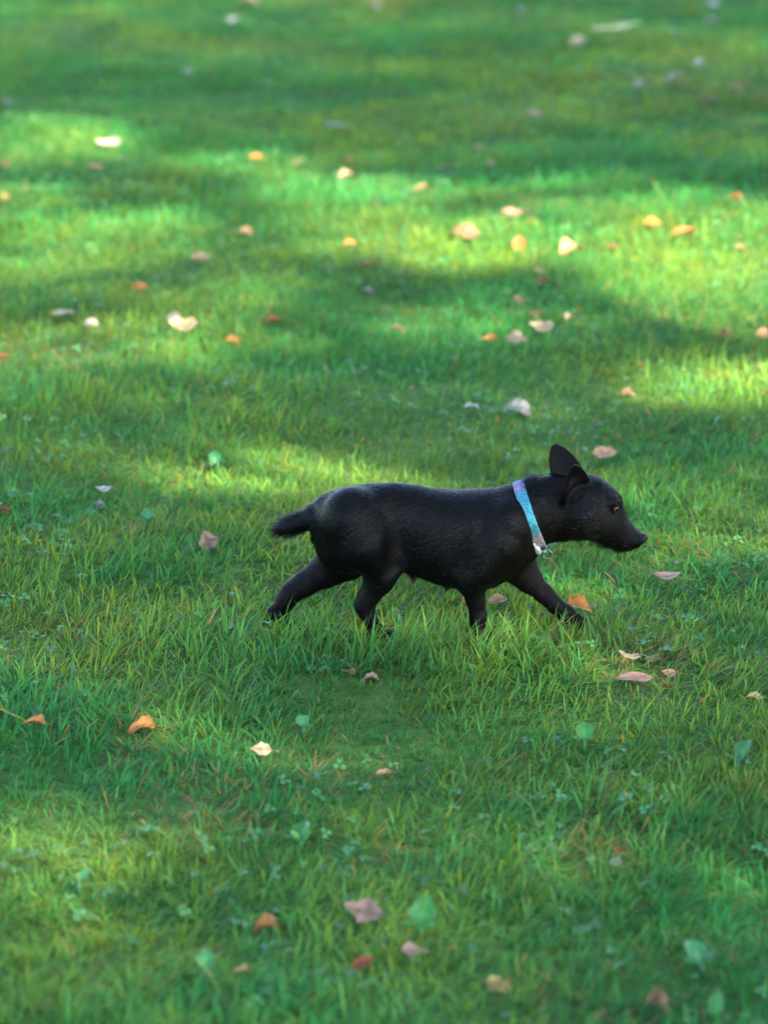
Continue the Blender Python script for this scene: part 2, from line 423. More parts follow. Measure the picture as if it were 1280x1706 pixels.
tag(lawn, 'green lawn of fine uneven grass blades', 'grass', kind='stuff')

# ------------------------------------------------------------------ small clover leaves among the grass
nc = 5000
q = np.stack([rng.uniform(-1.9, 1.9, nc * 4), rng.uniform(-1.9, 8.5, nc * 4)], -1)
mask = vnoise(q[:, 0], q[:, 1], .35, 21) * .6 + vnoise(q[:, 0], q[:, 1], .12, 22) * .4
q = q[(mask > .56)][:nc]; nc = len(q)
ch = rng.uniform(.016, .042, nc); cr_ = rng.uniform(.0028, .0068, nc); ca = rng.uniform(0, 6.28, nc)
cz = hgt(q[:, 0], q[:, 1]) + ch
tl = rng.normal(0, .3, (nc, 2))
cv = np.empty((nc, 3, 6, 3), np.float32)
for l in range(3):
    a = ca + l * 2.094
    d1 = np.stack([np.cos(a), np.sin(a)], -1); d2 = np.stack([-np.sin(a), np.cos(a)], -1)
    for k_, (s1, s2, dz) in enumerate([(0.1, 0, 0), (.9, -.75, .25), (1.8, -.6, .15), (1.65, 0, -.1), (1.8, .6, .15), (.9, .75, .25)]):
        xy = (d1 * s1 + d2 * s2) * cr_[:, None]
        cv[:, l, k_, :2] = q + xy
        cv[:, l, k_, 2] = cz + dz * cr_ + (xy * tl).sum(1)
cf = (np.arange(nc * 3)[:, None] * 6 + np.array([0, 1, 2, 3, 0, 3, 4, 5])[None]).astype(np.int32)
cc = np.array([.035, .140, .036]) * rng.uniform(.55, 1.3, (nc, 1)) + rng.uniform(0, .02, (nc, 3))
clover = mesh_np('clover', cv, cf, np.full(nc * 6, 4), attr_mat('clover_leaf', rough=.5, spec=.3, transl=.3, tint=(1.4, 1.1, .7)),
                 cols=np.repeat(cc[:, None], 18, 1))
tag(clover, 'patches of small clover leaves low in the lawn', 'clover', kind='stuff')

# ------------------------------------------------------------------ broad weeds
weed_m = attr_mat('weed_leaf', rough=.5, spec=.35, transl=.25, tint=(1.3, 1.1, .7), noise=.2, nscale=90)
def leaf_grid(L, Wd, curl, fold, wav, seed, point=.6, nu=8):
    """ovate leaf blade, base at origin, along +X; returns verts (closed thin sheet), faces, totals"""
    r = np.random.default_rng(seed)
    V = []; F = []; T = []
    ph = r.uniform(0, 6.28, 3)
    for i in range(nu + 1):
        t = i / nu
        ww = Wd * .5 * (math.sin(math.pi * t ** point) ** .8 if 0 < t < 1 else .02)
        ww *= 1 + .12 * r.normal()
        for j in range(5):
            s = (j - 2) / 2
            x = L * t; y = ww * s * (1 + .04 * r.normal())
            z = fold * abs(y) - curl * (t - .5) ** 2 * L + wav * L * math.sin(ph[0] + 7 * t + 2 * s) * abs(s) + .35 * curl * y * s
            V.append((x, y, z))
    for i in range(nu):
        for j in range(4):
            a = i * 5 + j; F += [a, a + 5, a + 6, a + 1]; T.append(4)
    return V, F, T
for wi, ((u, v, s, lab), (p, _)) in enumerate(zip(WEEDS, WEEDPOS)):
    r = np.random.default_rng(300 + wi)
    e = empty('broadleaf_weed', p)
    tag(e, lab, 'weed', 'broadleaf weeds in the lawn')
    size = .82 * s / FPX * float((p - CAM) @ FWD)
    base = np.array([.035, .16, .05]) if wi % 3 else np.array([.035, .18, .032])
    nl = 3 + wi % 2
    for k in range(nl):
        V, F, T = leaf_grid(size * (.85 if k == 0 else r.uniform(.3, .55)), size * (.62 if k == 0 else r.uniform(.2, .34)), r.uniform(.2, .7), .3, .04, 900 + wi * 10 + k, .75, 6)
        V = np.array(V); V[:, 2] += .0
        col = base * r.uniform(.55, .9); cs = np.tile(col, (len(V), 1)); cs[2::5] *= 1.35
        o = mesh_np('leaf', V, F, T, weed_m, parent=e, smooth=True, cols=cs)
        a = k * 2 * math.pi / nl + r.normal(0, .35) + R(90)
        o.rotation_euler = (r.normal(0, .25), -r.uniform(.5, .9) if k == 0 else -r.uniform(.2, 1.0), a)
        o.location = (.004 * math.cos(a), .004 * math.sin(a), .022)
    sv_, sf, st_ = tube([(0, 0, -.01), (0, 0, .012), (0, .001, .026)], [.003, .004, .003], 6)
    mesh_np('stem', sv_, sf, st_, weed_m, parent=e, smooth=True, cols=np.tile(base * .8, (len(sv_), 1)))

# ------------------------------------------------------------------ fallen leaves
dry_m = attr_mat('dry_leaf', rough=.62, spec=.25, transl=.22, tint=(1.2, .95, .6), noise=.28, nscale=70)
for li, ((u, v, pw, ph, ck, lab), (p, _, _)) in enumerate(zip(LEAVES, LEAFPOS)):
    r = np.random.default_rng(500 + li)
    dep_ = float((p - CAM) @ FWD)
    wpx = pw / FPX * dep_; hpx = ph / FPX * dep_
    L = max(wpx * 1.03, .024); upright = ph > pw * .8
    Wd = L * r.uniform(.55, .72)
    if upright: L, Wd = hpx * 1.15, wpx * .95
    V, F, T = leaf_grid(L, Wd, r.uniform(-.7, 1.1), r.uniform(.05, .75), r.uniform(.02, .09), 700 + li, r.uniform(.5, .85))
    V = np.array(V); V[:, 0] -= L / 2
    col = np.array(LC[ck]) * r.uniform(.55, .85)
    cs = np.tile(col, (len(V), 1)) * r.uniform(.72, 1.15, (len(V), 1)); cs[2::5] *= .72; cs[r.random(len(V)) < .08] *= .5
    o = mesh_np('fallen_leaf', V, F, T, dry_m, smooth=True, cols=cs)
    tilt = math.asin(min(.95, hpx / max(Wd, 1e-4))) - R(17)
    tilt = min(max(tilt, .06), .62)
    yaw_ = r.normal(0, .28) + (math.pi if r.random() < .5 else 0)
    M = Matrix.Rotation(tilt, 4, 'X') @ Matrix.Rotation(yaw_, 4, 'Z')
    if upright: M = Matrix.Rotation(r.normal(0, .2), 4, 'Z') @ Matrix.Rotation(R(58), 4, 'X') @ Matrix.Rotation(R(90) + r.normal(0, .2), 4, 'Z')
    o.matrix_world = Matrix.Translation(Vector(p) + Vector((0, 0, .25 * Wd * abs(math.sin(tilt)) if not upright else .004))) @ M
    tag(o, lab, 'leaf', 'fallen leaves on the lawn')
    if pw >= 26:
        sl = L * r.uniform(.25, .5)
        a0 = -L / 2 + .002
        zb = float(V[2][2])
        sv_, sf, st_ = tube([(a0, 0, zb), (a0 - sl * .5, sl * r.normal(0, .15), zb + sl * .1), (a0 - sl, sl * r.normal(0, .25), zb - sl * .1)], [.0009, .0007, .0008], 5)
        mesh_np('stalk', sv_, sf, st_, dry_m, parent=o, smooth=True, cols=np.tile(col * .6, (len(sv_), 1)))

# pale twig near the top
tp = [GP(uu, vv, .045) for uu, vv in ((990, 48), (1010, 46), (1028, 46), (1045, 42), (1066, 38))]
a, b, c = tube(tp, [.003, .0034, .003, .0026, .0015], 6)
a2, b2, c2_ = tube([tp[2], GP(1036, 38, .055), GP(1043, 34, .06)], [.0022, .0016, .001], 5)
tw_o = empty('twig', tp[0])
t_ = mesh_np('stem', np.array(a) - tp[0], b, c, attr_mat('twig_bark', .8, .2, noise=.25), parent=tw_o, smooth=True, cols=np.tile([.5, .46, .38], (len(a), 1)))
mesh_np('side_shoot', np.array(a2) - tp[0], b2, c2_, t_.data.materials[0], parent=tw_o, smooth=True, cols=np.tile([.42, .38, .3], (len(a2), 1)))
tag(tw_o, 'pale thin curved twig lying in the upper right shade', 'twig')

# ------------------------------------------------------------------ the dog
def Z1(zx, zy, y=0.0): return W(430 + zx * .53125, 720 + zy * .53125, y)
PR = []   # (bbox lo, bbox hi, function, blend k, sign)
def add_prim(lo, hi, fn, k, sub=False): PR.append((np.array(lo), np.array(hi), fn, k, sub))

def rcone(a, b, r1, r2, k=.015, sy=1.0, sub=False):
    a, b = np.array(a, float), np.array(b, float)
    ba = b - a; ym = .5 * (a[1] + b[1]); ba_s = ba * np.array([1, sy, 1]); L2 = max(ba_s @ ba_s, 1e-12)
    def fn(x, y, z):
        px, py, pz = x - a[0], (y - a[1]) * sy, z - a[2]
        t = np.clip((px * ba_s[0] + py * ba_s[1] + pz * ba_s[2]) / L2, 0, 1)
        return np.sqrt((px - ba_s[0] * t) ** 2 + (py - ba_s[1] * t) ** 2 + (pz - ba_s[2] * t) ** 2) - (r1 + (r2 - r1) * t)
    m = max(r1, r2) * max(1, 1 / sy)
    add_prim(np.minimum(a, b) - m, np.maximum(a, b) + m, fn, k, sub)

def station_tube(st, k, y0=0.0, pw=2.0, soft=15):
    """horizontal body along X: stations (x, ztop, zbot, halfwidth)"""
    st = np.array(sorted(st)); xs = st[:, 0]
    xf = np.linspace(xs[0], xs[-1], 300)
    def sm(vals):
        f = np.interp(xf, xs, vals)
        ker = np.hanning(soft); ker /= ker.sum()
        return np.convolve(np.pad(f, soft // 2, mode='edge'), ker, 'valid')
    zc, hh, hw = sm((st[:, 1] + st[:, 2]) / 2), sm((st[:, 1] - st[:, 2]) / 2), sm(st[:, 3])
    # round off the two ends
    def fn(x, y, z):
        xc = np.clip(x, xs[0], xs[-1])
        c, h, w_ = np.interp(xc, xf, zc), np.interp(xc, xf, hh), np.interp(xc, xf, hw)
        q = (np.abs((y - y0) / w_) ** pw + np.abs((z - c) / h) ** pw) ** (1 / pw)
        d = (q - 1) * np.minimum(w_, h)
        ex = np.abs(x - xc)
        return np.where(ex > 0, np.sqrt(np.maximum(d, 0) ** 2 + ex ** 2) + np.minimum(d, 0) * 0, d)
    add_prim((xs[0], y0 - st[:, 3].max(), st[:, 2].min()), (xs[-1], y0 + st[:, 3].max(), st[:, 1].max()), fn, k)

def stn(zx, t, b, hw):
    p, q = Z1(zx, t), Z1(zx, b); s = .972
    c, h = (p[2] + q[2]) / 2, (p[2] - q[2]) / 2 * s
    return (p[0], c + h, c - h, hw)

# trunk
station_tube([stn(176, 245, 330, .022), stn(190, 218, 380, .042), stn(225, 190, 420, .058), stn(280, 172, 440, .068), stn(350, 163, 440, .072),
              stn(430, 161, 432, .059), stn(500, 167, 452, .064), stn(560, 179, 474, .073), stn(620, 183, 486, .079), stn(680, 181, 490, .083),
              stn(740, 177, 484, .080), stn(790, 172, 460, .070), stn(825, 176, 428, .058), stn(852, 196, 396, .043), stn(866, 225, 366, .028)], .02, pw=2.15)
# neck
station_tube([stn(770, 188, 430, .056), stn(815, 168, 404, .055), stn(838, 152, 388, .053), stn(860, 141, 374, .052), stn(900, 136, 353, .049), stn(935, 138, 345, .043), stn(975, 142, 336, .038)], .018)
# head
station_tube([stn(958, 155, 326, .036), stn(985, 142, 328, .046), stn(1022, 133, 329, .053), stn(1050, 134, 331, .054), stn(1075, 142, 337, .052), stn(1097, 157, 345, .047),
              stn(1117, 174, 356, .0405), stn(1134, 194, 364, .0345), stn(1143, 209, 367, .0315), stn(1149, 230, 368, .0295), stn(1154, 252, 368, .0280), stn(1165, 273, 367, .0258), stn(1180, 293, 363, .0235),
              stn(1192, 306, 359, .0205), stn(1202, 314, 354, .0165), stn(1208, 319, 350, .0125)], .012, pw=2.2, soft=9)
for s in (-1, 1):
    rcone(Z1(1045, 268, s * .033), Z1(1085, 285, s * .028), .028, .021, .016)       # cheek
    rcone(Z1(1106, 222, s * .034), Z1(1134, 224, s * .027), .006, .005, .010)        # brow ridge
    rcone(Z1(1150, 338, s * .012), Z1(1186, 338, s * .010), .0115, .0095, .008)      # upper lip
    # eye socket, then lower lid
    rcone(Z1(1121, 243, s * .043), Z1(1121, 243, s * .043), .0085, .0085, .006, sub=True)
rcone(Z1(1135, 353), Z1(1168, 352), .0095, .0082, .008)                              # chin
for s in (-1, 1):                                                                  # mouth line
    pm = [(1203, 352, .009), (1185, 353, .0175), (1160, 350, .0235), (1132, 343, .0285)]
    for a, b in zip(pm[:-1], pm[1:]): rcone(Z1(a[0], a[1], s * a[2]), Z1(b[0], b[1], s * b[2]), .0014, .0010, .003, sub=True)
rcone(Z1(800, 300), Z1(826, 352), .045, .032, .022, sy=.85)                          # breast
rcone(Z1(790, 290, -.040), Z1(705, 415, -.052), .046, .037, .012)                   # near shoulder blade / upper arm
rcone(Z1(790, 300, .035), Z1(720, 420, .045), .045, .036, .03)
# legs: pixel path (u, v), lateral y, radius
def leg(path, k=.014):
    for (u1, v1, y1, r1), (u2, v2, y2, r2) in zip(path[:-1], path[1:]):
        rcone(W(u1, v1, y1), W(u2, v2, y2), r1, r2, k)
def gz(u, y, z):
    d = CAM + 0; t = z
    vv = 853 - FPX * ((np.array([0, y, z]) - CAM) @ UPV) / ((np.array([0, y, z]) - CAM) @ FWD)
    return vv
def paw(u, y, z, dirx=1.0, tip=0.0):
    v0 = gz(u, y, z)
    c = W(u, v0, y)
    for k_, oy in enumerate((-.0125, -.0045, .0045, .0125)):
        fwd = .022 - .006 * (k_ in (0, 3))
        rcone(c + np.array([-.004, oy * .7, .004]), c + np.array([fwd * dirx, oy, -.004 - tip]), .0095, .0078, .004)
    rcone(c + np.array([-.010, 0, .008]), c + np.array([.008, 0, 0]), .014, .012, .006)
# near fore: standing under the shoulder
leg([(838, 905, -.048, .044), (788, 948, -.052, .032), (786, 970, -.050, .0225), (793, 1000, -.047, .0145), (797, 1026, -.046, .0128), (794, 1046, -.046, .0108), (797, gz(797, -.046, .022), -.046, .0125)])
paw(800, -.046, .016)
# far fore: reaching forward
leg([(846, 900, .040, .044), (866, 946, .045, .030), (882, 966, .044, .0215), (908, 990, .042, .0148), (926, 1008, .041, .0128), (939, 1020, .041, .0108), (947, gz(947, .041, .026), .041, .0125)])
paw(952, .041, .013)
# near hind: swung forward under the belly
leg([(588, 864, -.040, .056), (613, 903, -.050, .052), (641, 936, -.051, .036), (632, 966, -.046, .0245), (616, 992, -.045, .0168), (607, 1008, -.045, .0142), (613, 1026, -.045, .0120), (624, gz(624, -.045, .024), -.045, .0120)], .013)
rcone(W(607, 990, -.045), W(600, 1009, -.045), .006, .0085, .007)
paw(632, -.045, .016)
# far hind: pushing off behind
leg([(585, 868, .036, .055), (585, 905, .044, .050), (572, 930, .046, .038), (540, 952, .045, .0265), (506, 974, .044, .0190), (484, 988, .043, .0150), (474, 1004, .043, .0122), (464, gz(464, .043, .026), .043, .0120)], .02)
rcone(W(486, 978, .043), W(472, 994, .043), .006, .0085, .007)
rcone(W(772, 948, -.054), W(778, 962, -.054), .011, .010, .010)                     # point of elbow
paw(466, .043, .017, 1.0, .003)
rcone(W(572, 872, 0), W(566, 905, 0), .042, .036, .03, sy=.8)
rcone(Z1(452, 320, -.092), Z1(446, 430, -.086), .023, .027, .022, sub=True)         # hollow of the flank
rcone(Z1(640, 350, -.110), Z1(632, 440, -.104), .026, .028, .024, sub=True)         # hollow behind the shoulder
# tail
leg([(542, 848, 0, .022), (522, 861, 0, .0150), (502, 870, 0, .0105), (484, 876, .002, .0080), (470, 880, .004, .0050)], .018)
# teats
for (uu, vv) in ((745, 976), (690, 962)):
    rcone(W(uu, vv - 6, -.025), W(uu, vv + 3, -.025), .008, .0045, .006)
# ears: thin cupped shells
def ear(base, tip, nrm, hw, th, cup, prof):
    base, tip, nrm = np.array(base), np.array(tip), np.array(nrm, float)
    a = tip - base; L = np.linalg.norm(a); a /= L
    nrm -= a * (nrm @ a); nrm /= np.linalg.norm(nrm); b = np.cross(nrm, a)
    ts = np.array([-.3, 0, .2, .45, .7, .88, 1.0]); ws = prof * hw
    def fn(x, y, z):
        px, py, pz = x - base[0], y - base[1], z - base[2]
        t = (px * a[0] + py * a[1] + pz * a[2]) / L
        bb = px * b[0] + py * b[1] + pz * b[2]
        nn = px * nrm[0] + py * nrm[1] + pz * nrm[2]
        tcl = np.clip(t, -.3, 1.0); ww = np.interp(tcl, ts, ws)
        dn_ = np.abs(nn - cup * bb * bb * np.clip(1.15 - tcl, .2, 1)) - th * (1.15 - .5 * np.clip(tcl, 0, 1))
        db = np.abs(bb) - ww; dt = np.abs(t - tcl) * L
        o_ = np.sqrt(np.maximum(db, 0) ** 2 + np.maximum(dn_, 0) ** 2 + dt ** 2)
        return o_ + np.minimum(np.maximum(db, dn_), 0) - .0012
    m = hw + .012
    add_prim(np.minimum(base, tip) - m, np.maximum(base, tip) + m, fn, .010)
ear(W(950, 800, .030), W(924, 742, .036), (.25, -1, .25), .0260, .0017, 9.0, np.array([.85, 1.0, 1.04, .96, .74, .48, .16]))
ear(W(952, 812, -.034), W(957, 776, -.074), (.6, -.75, -.15), .0285, .0016, 16.0, np.array([.85, 1.0, 1.02, .88, .62, .36, .10]))
rcone(W(967, 824, -.050), W(961, 812, -.056), .008, .006, .006, sub=True)          # ear opening

def sdf(Pt):
    x, y, z = Pt[..., 0], Pt[..., 1], Pt[..., 2]
    f = np.full(x.shape, 1.0)
    for lo, hi, fn, k, sub in PR:
        d = fn(x, y, z)
        f = comb(f, d, k, sub)
    return f
def comb(f, d, k, sub):
    if sub:
        d = -d
        h = np.clip(.5 - .5 * (d - f) / k, 0, 1)
        return d * (1 - h) + f * h + k * h * (1 - h) if False else np.maximum(f, d) + .25 * k * np.maximum(1 - np.abs(f - d) / k, 0) ** 2
    return np.minimum(f, d) - .25 * k * np.maximum(1 - np.abs(f - d) / k, 0) ** 2

def surface_nets(xs, ys, zs, f):
    s = f < 0
    nx, ny, nz = f.shape
    c = np.zeros((nx - 1, ny - 1, nz - 1), np.int8)
    for i in (0, 1):
        for j in (0, 1):
            for k in (0, 1): c += s[i:nx - 1 + i, j:ny - 1 + j, k:nz - 1 + k]
    act = np.argwhere((c > 0) & (c < 8))
    vid = np.full(c.shape, -1, np.int64); vid[act[:, 0], act[:, 1], act[:, 2]] = np.arange(len(act))
    acc = np.zeros((len(act), 3)); cnt = np.zeros(len(act))
    corners = [(i, j, k) for i in (0, 1) for j in (0, 1) for k in (0, 1)]
    val = {cr: f[act[:, 0] + cr[0], act[:, 1] + cr[1], act[:, 2] + cr[2]] for cr in corners}
    for c1 in corners:
        for ax in range(3):
            if c1[ax] == 0:
                c2 = list(c1); c2[ax] = 1; c2 = tuple(c2)
                a, b = val[c1], val[c2]; m = (a < 0) != (b < 0)
                t = np.where(m, a / np.where(m, a - b, 1), 0)
                p = np.array(c1, float)[None] + np.eye(3)[ax][None] * t[:, None]
                acc += p * m[:, None]; cnt += m
    p = act + acc / np.maximum(cnt, 1)[:, None]
    h = np.array([xs[1] - xs[0], ys[1] - ys[0], zs[1] - zs[0]])
    V = np.array([xs[0], ys[0], zs[0]]) + p * h
    Q = []
    for ax in range(3):
        sl0 = [slice(1, -1)] * 3; sl1 = [slice(1, -1)] * 3
        sl0[ax] = slice(0, -1); sl1[ax] = slice(1, None)
        a, b = s[tuple(sl0)], s[tuple(sl1)]
        o1, o2 = (ax + 1) % 3, (ax + 2) % 3
        for sgn in (True, False):
            e_ = np.argwhere((a != b) & (a == sgn))
            off = np.ones(3, int); off[ax] = 0
            e_ = e_ + off
            def cc_(d1, d2):
                q_ = e_.copy(); q_[:, o1] -= d1; q_[:, o2] -= d2
                return vid[q_[:, 0], q_[:, 1], q_[:, 2]]
            quad = [cc_(1, 1), cc_(0, 1), cc_(0, 0), cc_(1, 0)]
            if not sgn: quad = quad[::-1]
            Q.append(np.stack(quad, -1))
    return V, np.concatenate(Q)

RES = .0024
lo = np.min([p[0] for p in PR if not p[4]], 0) - .02; hi = np.max([p[1] for p in PR if not p[4]], 0) + .02
xs, ys, zs = [np.arange(lo[i], hi[i], RES) for i in range(3)]
F3 = np.full((len(xs), len(ys), len(zs)), 1.0, np.float64)
for plo, phi, fn, k, sub in PR:
    mgn = k + .008
    i0, i1 = np.searchsorted(xs, plo[0] - mgn), np.searchsorted(xs, phi[0] + mgn)
    j0, j1 = np.searchsorted(ys, plo[1] - mgn), np.searchsorted(ys, phi[1] + mgn)
    k0, k1 = np.searchsorted(zs, plo[2] - mgn), np.searchsorted(zs, phi[2] + mgn)
    d = fn(xs[i0:i1, None, None], ys[None, j0:j1, None], zs[None, None, k0:k1])
    F3[i0:i1, j0:j1, k0:k1] = comb(F3[i0:i1, j0:j1, k0:k1], d, k, sub)
DV, DQ = surface_nets(xs, ys, zs, F3)

DOGBASE = np.array([Z1(600, 0)[0], 0, 0.0])
dog = empty('dog', DOGBASE)
tag(dog, 'small black rough coated dog trotting to the right in a turquoise collar', 'dog')

EYE = [W(430 + 1119 * .53125, 720 + 243 * .53125, s * .037) for s in (-1, 1)]
NOSE = Z1(1206, 332)
COLLAR_A, COLLAR_B = W(865, 806), W(905, 917)          # top and bottom of the collar line
cdir = (COLLAR_B - COLLAR_A); clen = np.linalg.norm(cdir); cdir /= clen
cnorm = np.array([cdir[2] * -1, 0, cdir[0]]); cnorm = cnorm if cnorm[0] > 0 else -cnorm

def dogcol(V):
    base = np.tile(np.array([.0016, .0016, .0019]), (len(V), 1))
    sun_br = np.array([.0056, .0040, .0030])  # brown sheen of sunlit fur, painted into the coat at chest and cheek
    ch = np.exp(-(((V[:, 0] - W(890, 960)[0]) / .06) ** 2 + ((V[:, 2] - W(890, 960)[2]) / .07) ** 2))
    ck = np.exp(-(((V[:, 0] - W(975, 872)[0]) / .07) ** 2 + ((V[:, 2] - W(975, 872)[2]) / .035) ** 2))
    k_ = np.clip(ch + 1.0 * ck, 0, 1)[:, None]
    base = base * (1 - k_) + sun_br * k_
    for (uu, vv) in ((745, 978), (690, 964)):
        q_ = W(uu, vv, -.025)
        d = np.linalg.norm(V - q_, axis=1)[:, None]; m_ = np.exp(-(d / .007) ** 2)
        base = base * (1 - m_) + np.array([.05, .032, .028]) * m_
    q_ = W(963, 812, -.058); d = np.linalg.norm(V - q_, axis=1)[:, None]; m_ = np.exp(-(d / .015) ** 2)
    base = base * (1 - m_) + np.array([.035, .022, .02]) * m_
    return base

fur_base = attr_mat('black_coat_skin', rough=.65, spec=.06, noise=.35, nscale=260)
N, Lk = fur_base.node_tree.nodes, fur_base.node_tree.links
tc = N.new('ShaderNodeTexCoord'); mp = N.new('ShaderNodeMapping'); mp.inputs['Scale'].default_value = (60, 260, 200)
nz = N.new('ShaderNodeTexNoise'); nz.inputs['Scale'].default_value = 1.6; nz.inputs['Detail'].default_value = 4
Lk.new(tc.outputs['Object'], mp.inputs[0]); Lk.new(mp.outputs[0], nz.inputs['Vector'])
bp = N.new('ShaderNodeBump'); bp.inputs['Strength'].default_value = .2; bp.inputs['Distance'].default_value = .002
Lk.new(nz.outputs['Fac'], bp.inputs['Height']); Lk.new(bp.outputs[0], N['Principled BSDF'].inputs['Normal'])
body = mesh_np('body', DV - DOGBASE, DQ, np.full(len(DQ), 4), fur_base, parent=dog, smooth=True, cols=dogcol(DV))

# fur: short strands laid along the coat
tri = np.concatenate([DQ[:, [0, 1, 2]], DQ[:, [0, 2, 3]]])
A, B, C = DV[tri[:, 0]], DV[tri[:, 1]], DV[tri[:, 2]]
fn_ = np.cross(B - A, C - A); ar = np.linalg.norm(fn_, axis=1); fn_ /= np.maximum(ar, 1e-12)[:, None]
vn = np.zeros_like(DV)
for i in range(3): np.add.at(vn, tri[:, i], fn_ * ar[:, None])
vn /= np.maximum(np.linalg.norm(vn, axis=1), 1e-12)[:, None]
NF = 150000
headx = W(870, 850)[0]
cent = (A + B + C) / 3
wgt = ar * np.where(cent[:, 1] > .03, .5, 1.0) * np.where(cent[:, 0] > headx, 1.6, 1.0)
ti = rng.choice(len(tri), NF, p=wgt / wgt.sum())
r1, r2 = rng.random(NF), rng.random(NF); m = r1 + r2 > 1; r1[m], r2[m] = 1 - r1[m], 1 - r2[m]
fp = A[ti] + (B[ti] - A[ti]) * r1[:, None] + (C[ti] - A[ti]) * r2[:, None]
fnm = vn[tri[ti, 0]] * (1 - r1 - r2)[:, None] + vn[tri[ti, 1]] * r1[:, None] + vn[tri[ti, 2]] * r2[:, None]
fnm /= np.maximum(np.linalg.norm(fnm, axis=1), 1e-9)[:, None]
fl = np.tile(np.array([-1.0, 0, -.35]), (NF, 1))
onleg = fp[:, 2] < .115
fl[onleg] = np.array([-.25, 0, -1.0])
onhead = fp[:, 0] > headx
fl[onhead] = np.array([-1.0, 0, -.05])
muz = fp[:, 0] > W(1030, 850)[0]
fl[muz] = np.array([-1.0, 0, -.5])
fl += rng.normal(0, .16, fl.shape)
fl -= fnm * (fl * fnm).sum(1)[:, None]; fl /= np.maximum(np.linalg.norm(fl, axis=1), 1e-6)[:, None]
def near(u, v, rad, y=None):
    q_ = W(u, v, 0 if y is None else y); d = fp - q_
    if y is None: d = d[:, [0, 2]]
    return np.exp(-((d ** 2).sum(1)) / rad ** 2)
flen = np.full(NF, .0085) * rng.uniform(.6, 1.4, NF)
lift = np.full(NF, .12)
ruff = near(884, 803, .030) * (fp[:, 2] > W(900, 840)[2])
flen *= 1 + 1.5 * ruff; lift += .45 * ruff
tailm = 1 / (1 + np.exp((fp[:, 0] - W(512, 860)[0]) / .008)) * (fp[:, 2] > W(500, 925)[2])
flen *= 1 + 2.0 * tailm; lift += (.2 + .6 * rng.random(NF)) * tailm
under = np.clip(-fnm[:, 2], 0, 1) * (fp[:, 2] > .1)
flen *= 1 + .25 * under
throat = near(985, 903, .04) * np.clip(-fnm[:, 2] + .3, 0, 1)
flen *= 1 + 1.3 * throat; lift += .1 * throat
chinm = near(1040, 908, .024) * np.clip(-fnm[:, 2] + .2, 0, 1); flen *= 1 + 2.6 * chinm; lift += .25 * chinm
back = near(665, 803, .03); lift += .12 * back; flen *= 1 + .4 * back
flen *= np.where(muz, .38, np.where(onhead & (fnm[:, 2] > 0), .6, 1))
flen *= np.where(fp[:, 2] > W(930, 795)[2], .45, 1)      # ears short haired
flen *= np.where(onleg, .85, 1)
cheek = near(965, 872, .035) * (np.abs(fp[:, 1]) > .02); flen *= 1 + .9 * cheek; lift += .16 * cheek
brow = near(1036, 830, .012); flen *= 1 + .7 * brow; lift += .3 * brow
stray = rng.random(NF) < .012; flen = np.where(stray & ~muz & ~onhead, flen * 1.9, flen); lift = np.where(stray, lift + .25, lift)
ok = np.ones(NF, bool)
for e_ in EYE: ok &= np.linalg.norm(fp - e_, axis=1) > .0105
ok &= np.linalg.norm(fp - NOSE, axis=1) > .0125
cd = (fp - COLLAR_A) @ cnorm
ok &= ~((np.abs(cd) < .0112) & (fp[:, 0] < W(930, 850)[0]) & (fp[:, 0] > W(840, 850)[0]) & (fp[:, 2] > .12))
fr = (cd > .008) & (cd < .03); flen = np.where(fr & (fnm[:, 2] < .5), np.minimum(flen, .006), flen)
tuft = (cd > .017) & (cd < .036) & (fnm[:, 2] > .55) & (fp[:, 0] < W(935, 800)[0])
flen = np.where(tuft, rng.uniform(.007, .019, NF), flen); lift = np.where(tuft, rng.uniform(.3, 1.1, NF), lift)
tuft2 = (rng.random(NF) < .25) & (fnm[:, 2] > .6) & (np.exp(-((fp[:, 0] - W(672, 803)[0]) / .03) ** 2) > rng.random(NF))
flen = np.where(tuft2, rng.uniform(.008, .016, NF), flen); lift = np.where(tuft2, rng.uniform(.4, 1.0, NF), lift)
fp, fnm, fl, flen, lift = fp[ok], fnm[ok], fl[ok], flen[ok], lift[ok]; NF = len(fp)
grey = rng.random(NF) < (.30 * np.exp(-((fp - W(964, 818, -.052)) ** 2).sum(1) / .009 ** 2) + .10 * (near(985, 870, .03) if False else np.exp(-(((fp[:, 0] - W(985, 872)[0]) / .03) ** 2 + ((fp[:, 2] - W(985, 872)[2]) / .02) ** 2)))
                        + .25 * np.exp(-(((fp[:, 0] - W(1020, 836)[0]) / .010) ** 2 + ((fp[:, 2] - W(1020, 836)[2]) / .004) ** 2))
                        + .10 * np.exp(-(((fp[:, 0] - W(1045, 905)[0]) / .02) ** 2 + ((fp[:, 2] - W(1045, 905)[2]) / .012) ** 2)))
lf = np.clip(lift + rng.normal(0, .06, NF), .02, 1.1)[:, None]
mid = fp + (fl * (1 - lf * .5) + fnm * lf) * (flen * .5)[:, None]
tip = fp + (fl * (1 - lf * .35) + fnm * lf * .75) * flen[:, None]
sd_ = np.cross(fl, fnm); sd_ = sd_ + fnm * rng.normal(0, .15, NF)[:, None]; sd_ /= np.linalg.norm(sd_, axis=1)[:, None]
wdt = (rng.uniform(.00025, .00042, NF))[:, None]
fv = np.stack([fp - fnm * .001 - sd_ * wdt, fp - fnm * .001 + sd_ * wdt, mid - sd_ * wdt * .8, mid + sd_ * wdt * .8, tip], 1)
ff = (np.arange(NF)[:, None] * 5 + np.array([0, 1, 3, 2, 2, 3, 4])[None]).astype(np.int32)
fc = dogcol(fp) * rng.uniform(.75, 1.3, NF)[:, None]
fc = np.where(grey[:, None], np.array([.075, .068, .06]) * rng.uniform(.2, 1.2, NF)[:, None], fc)
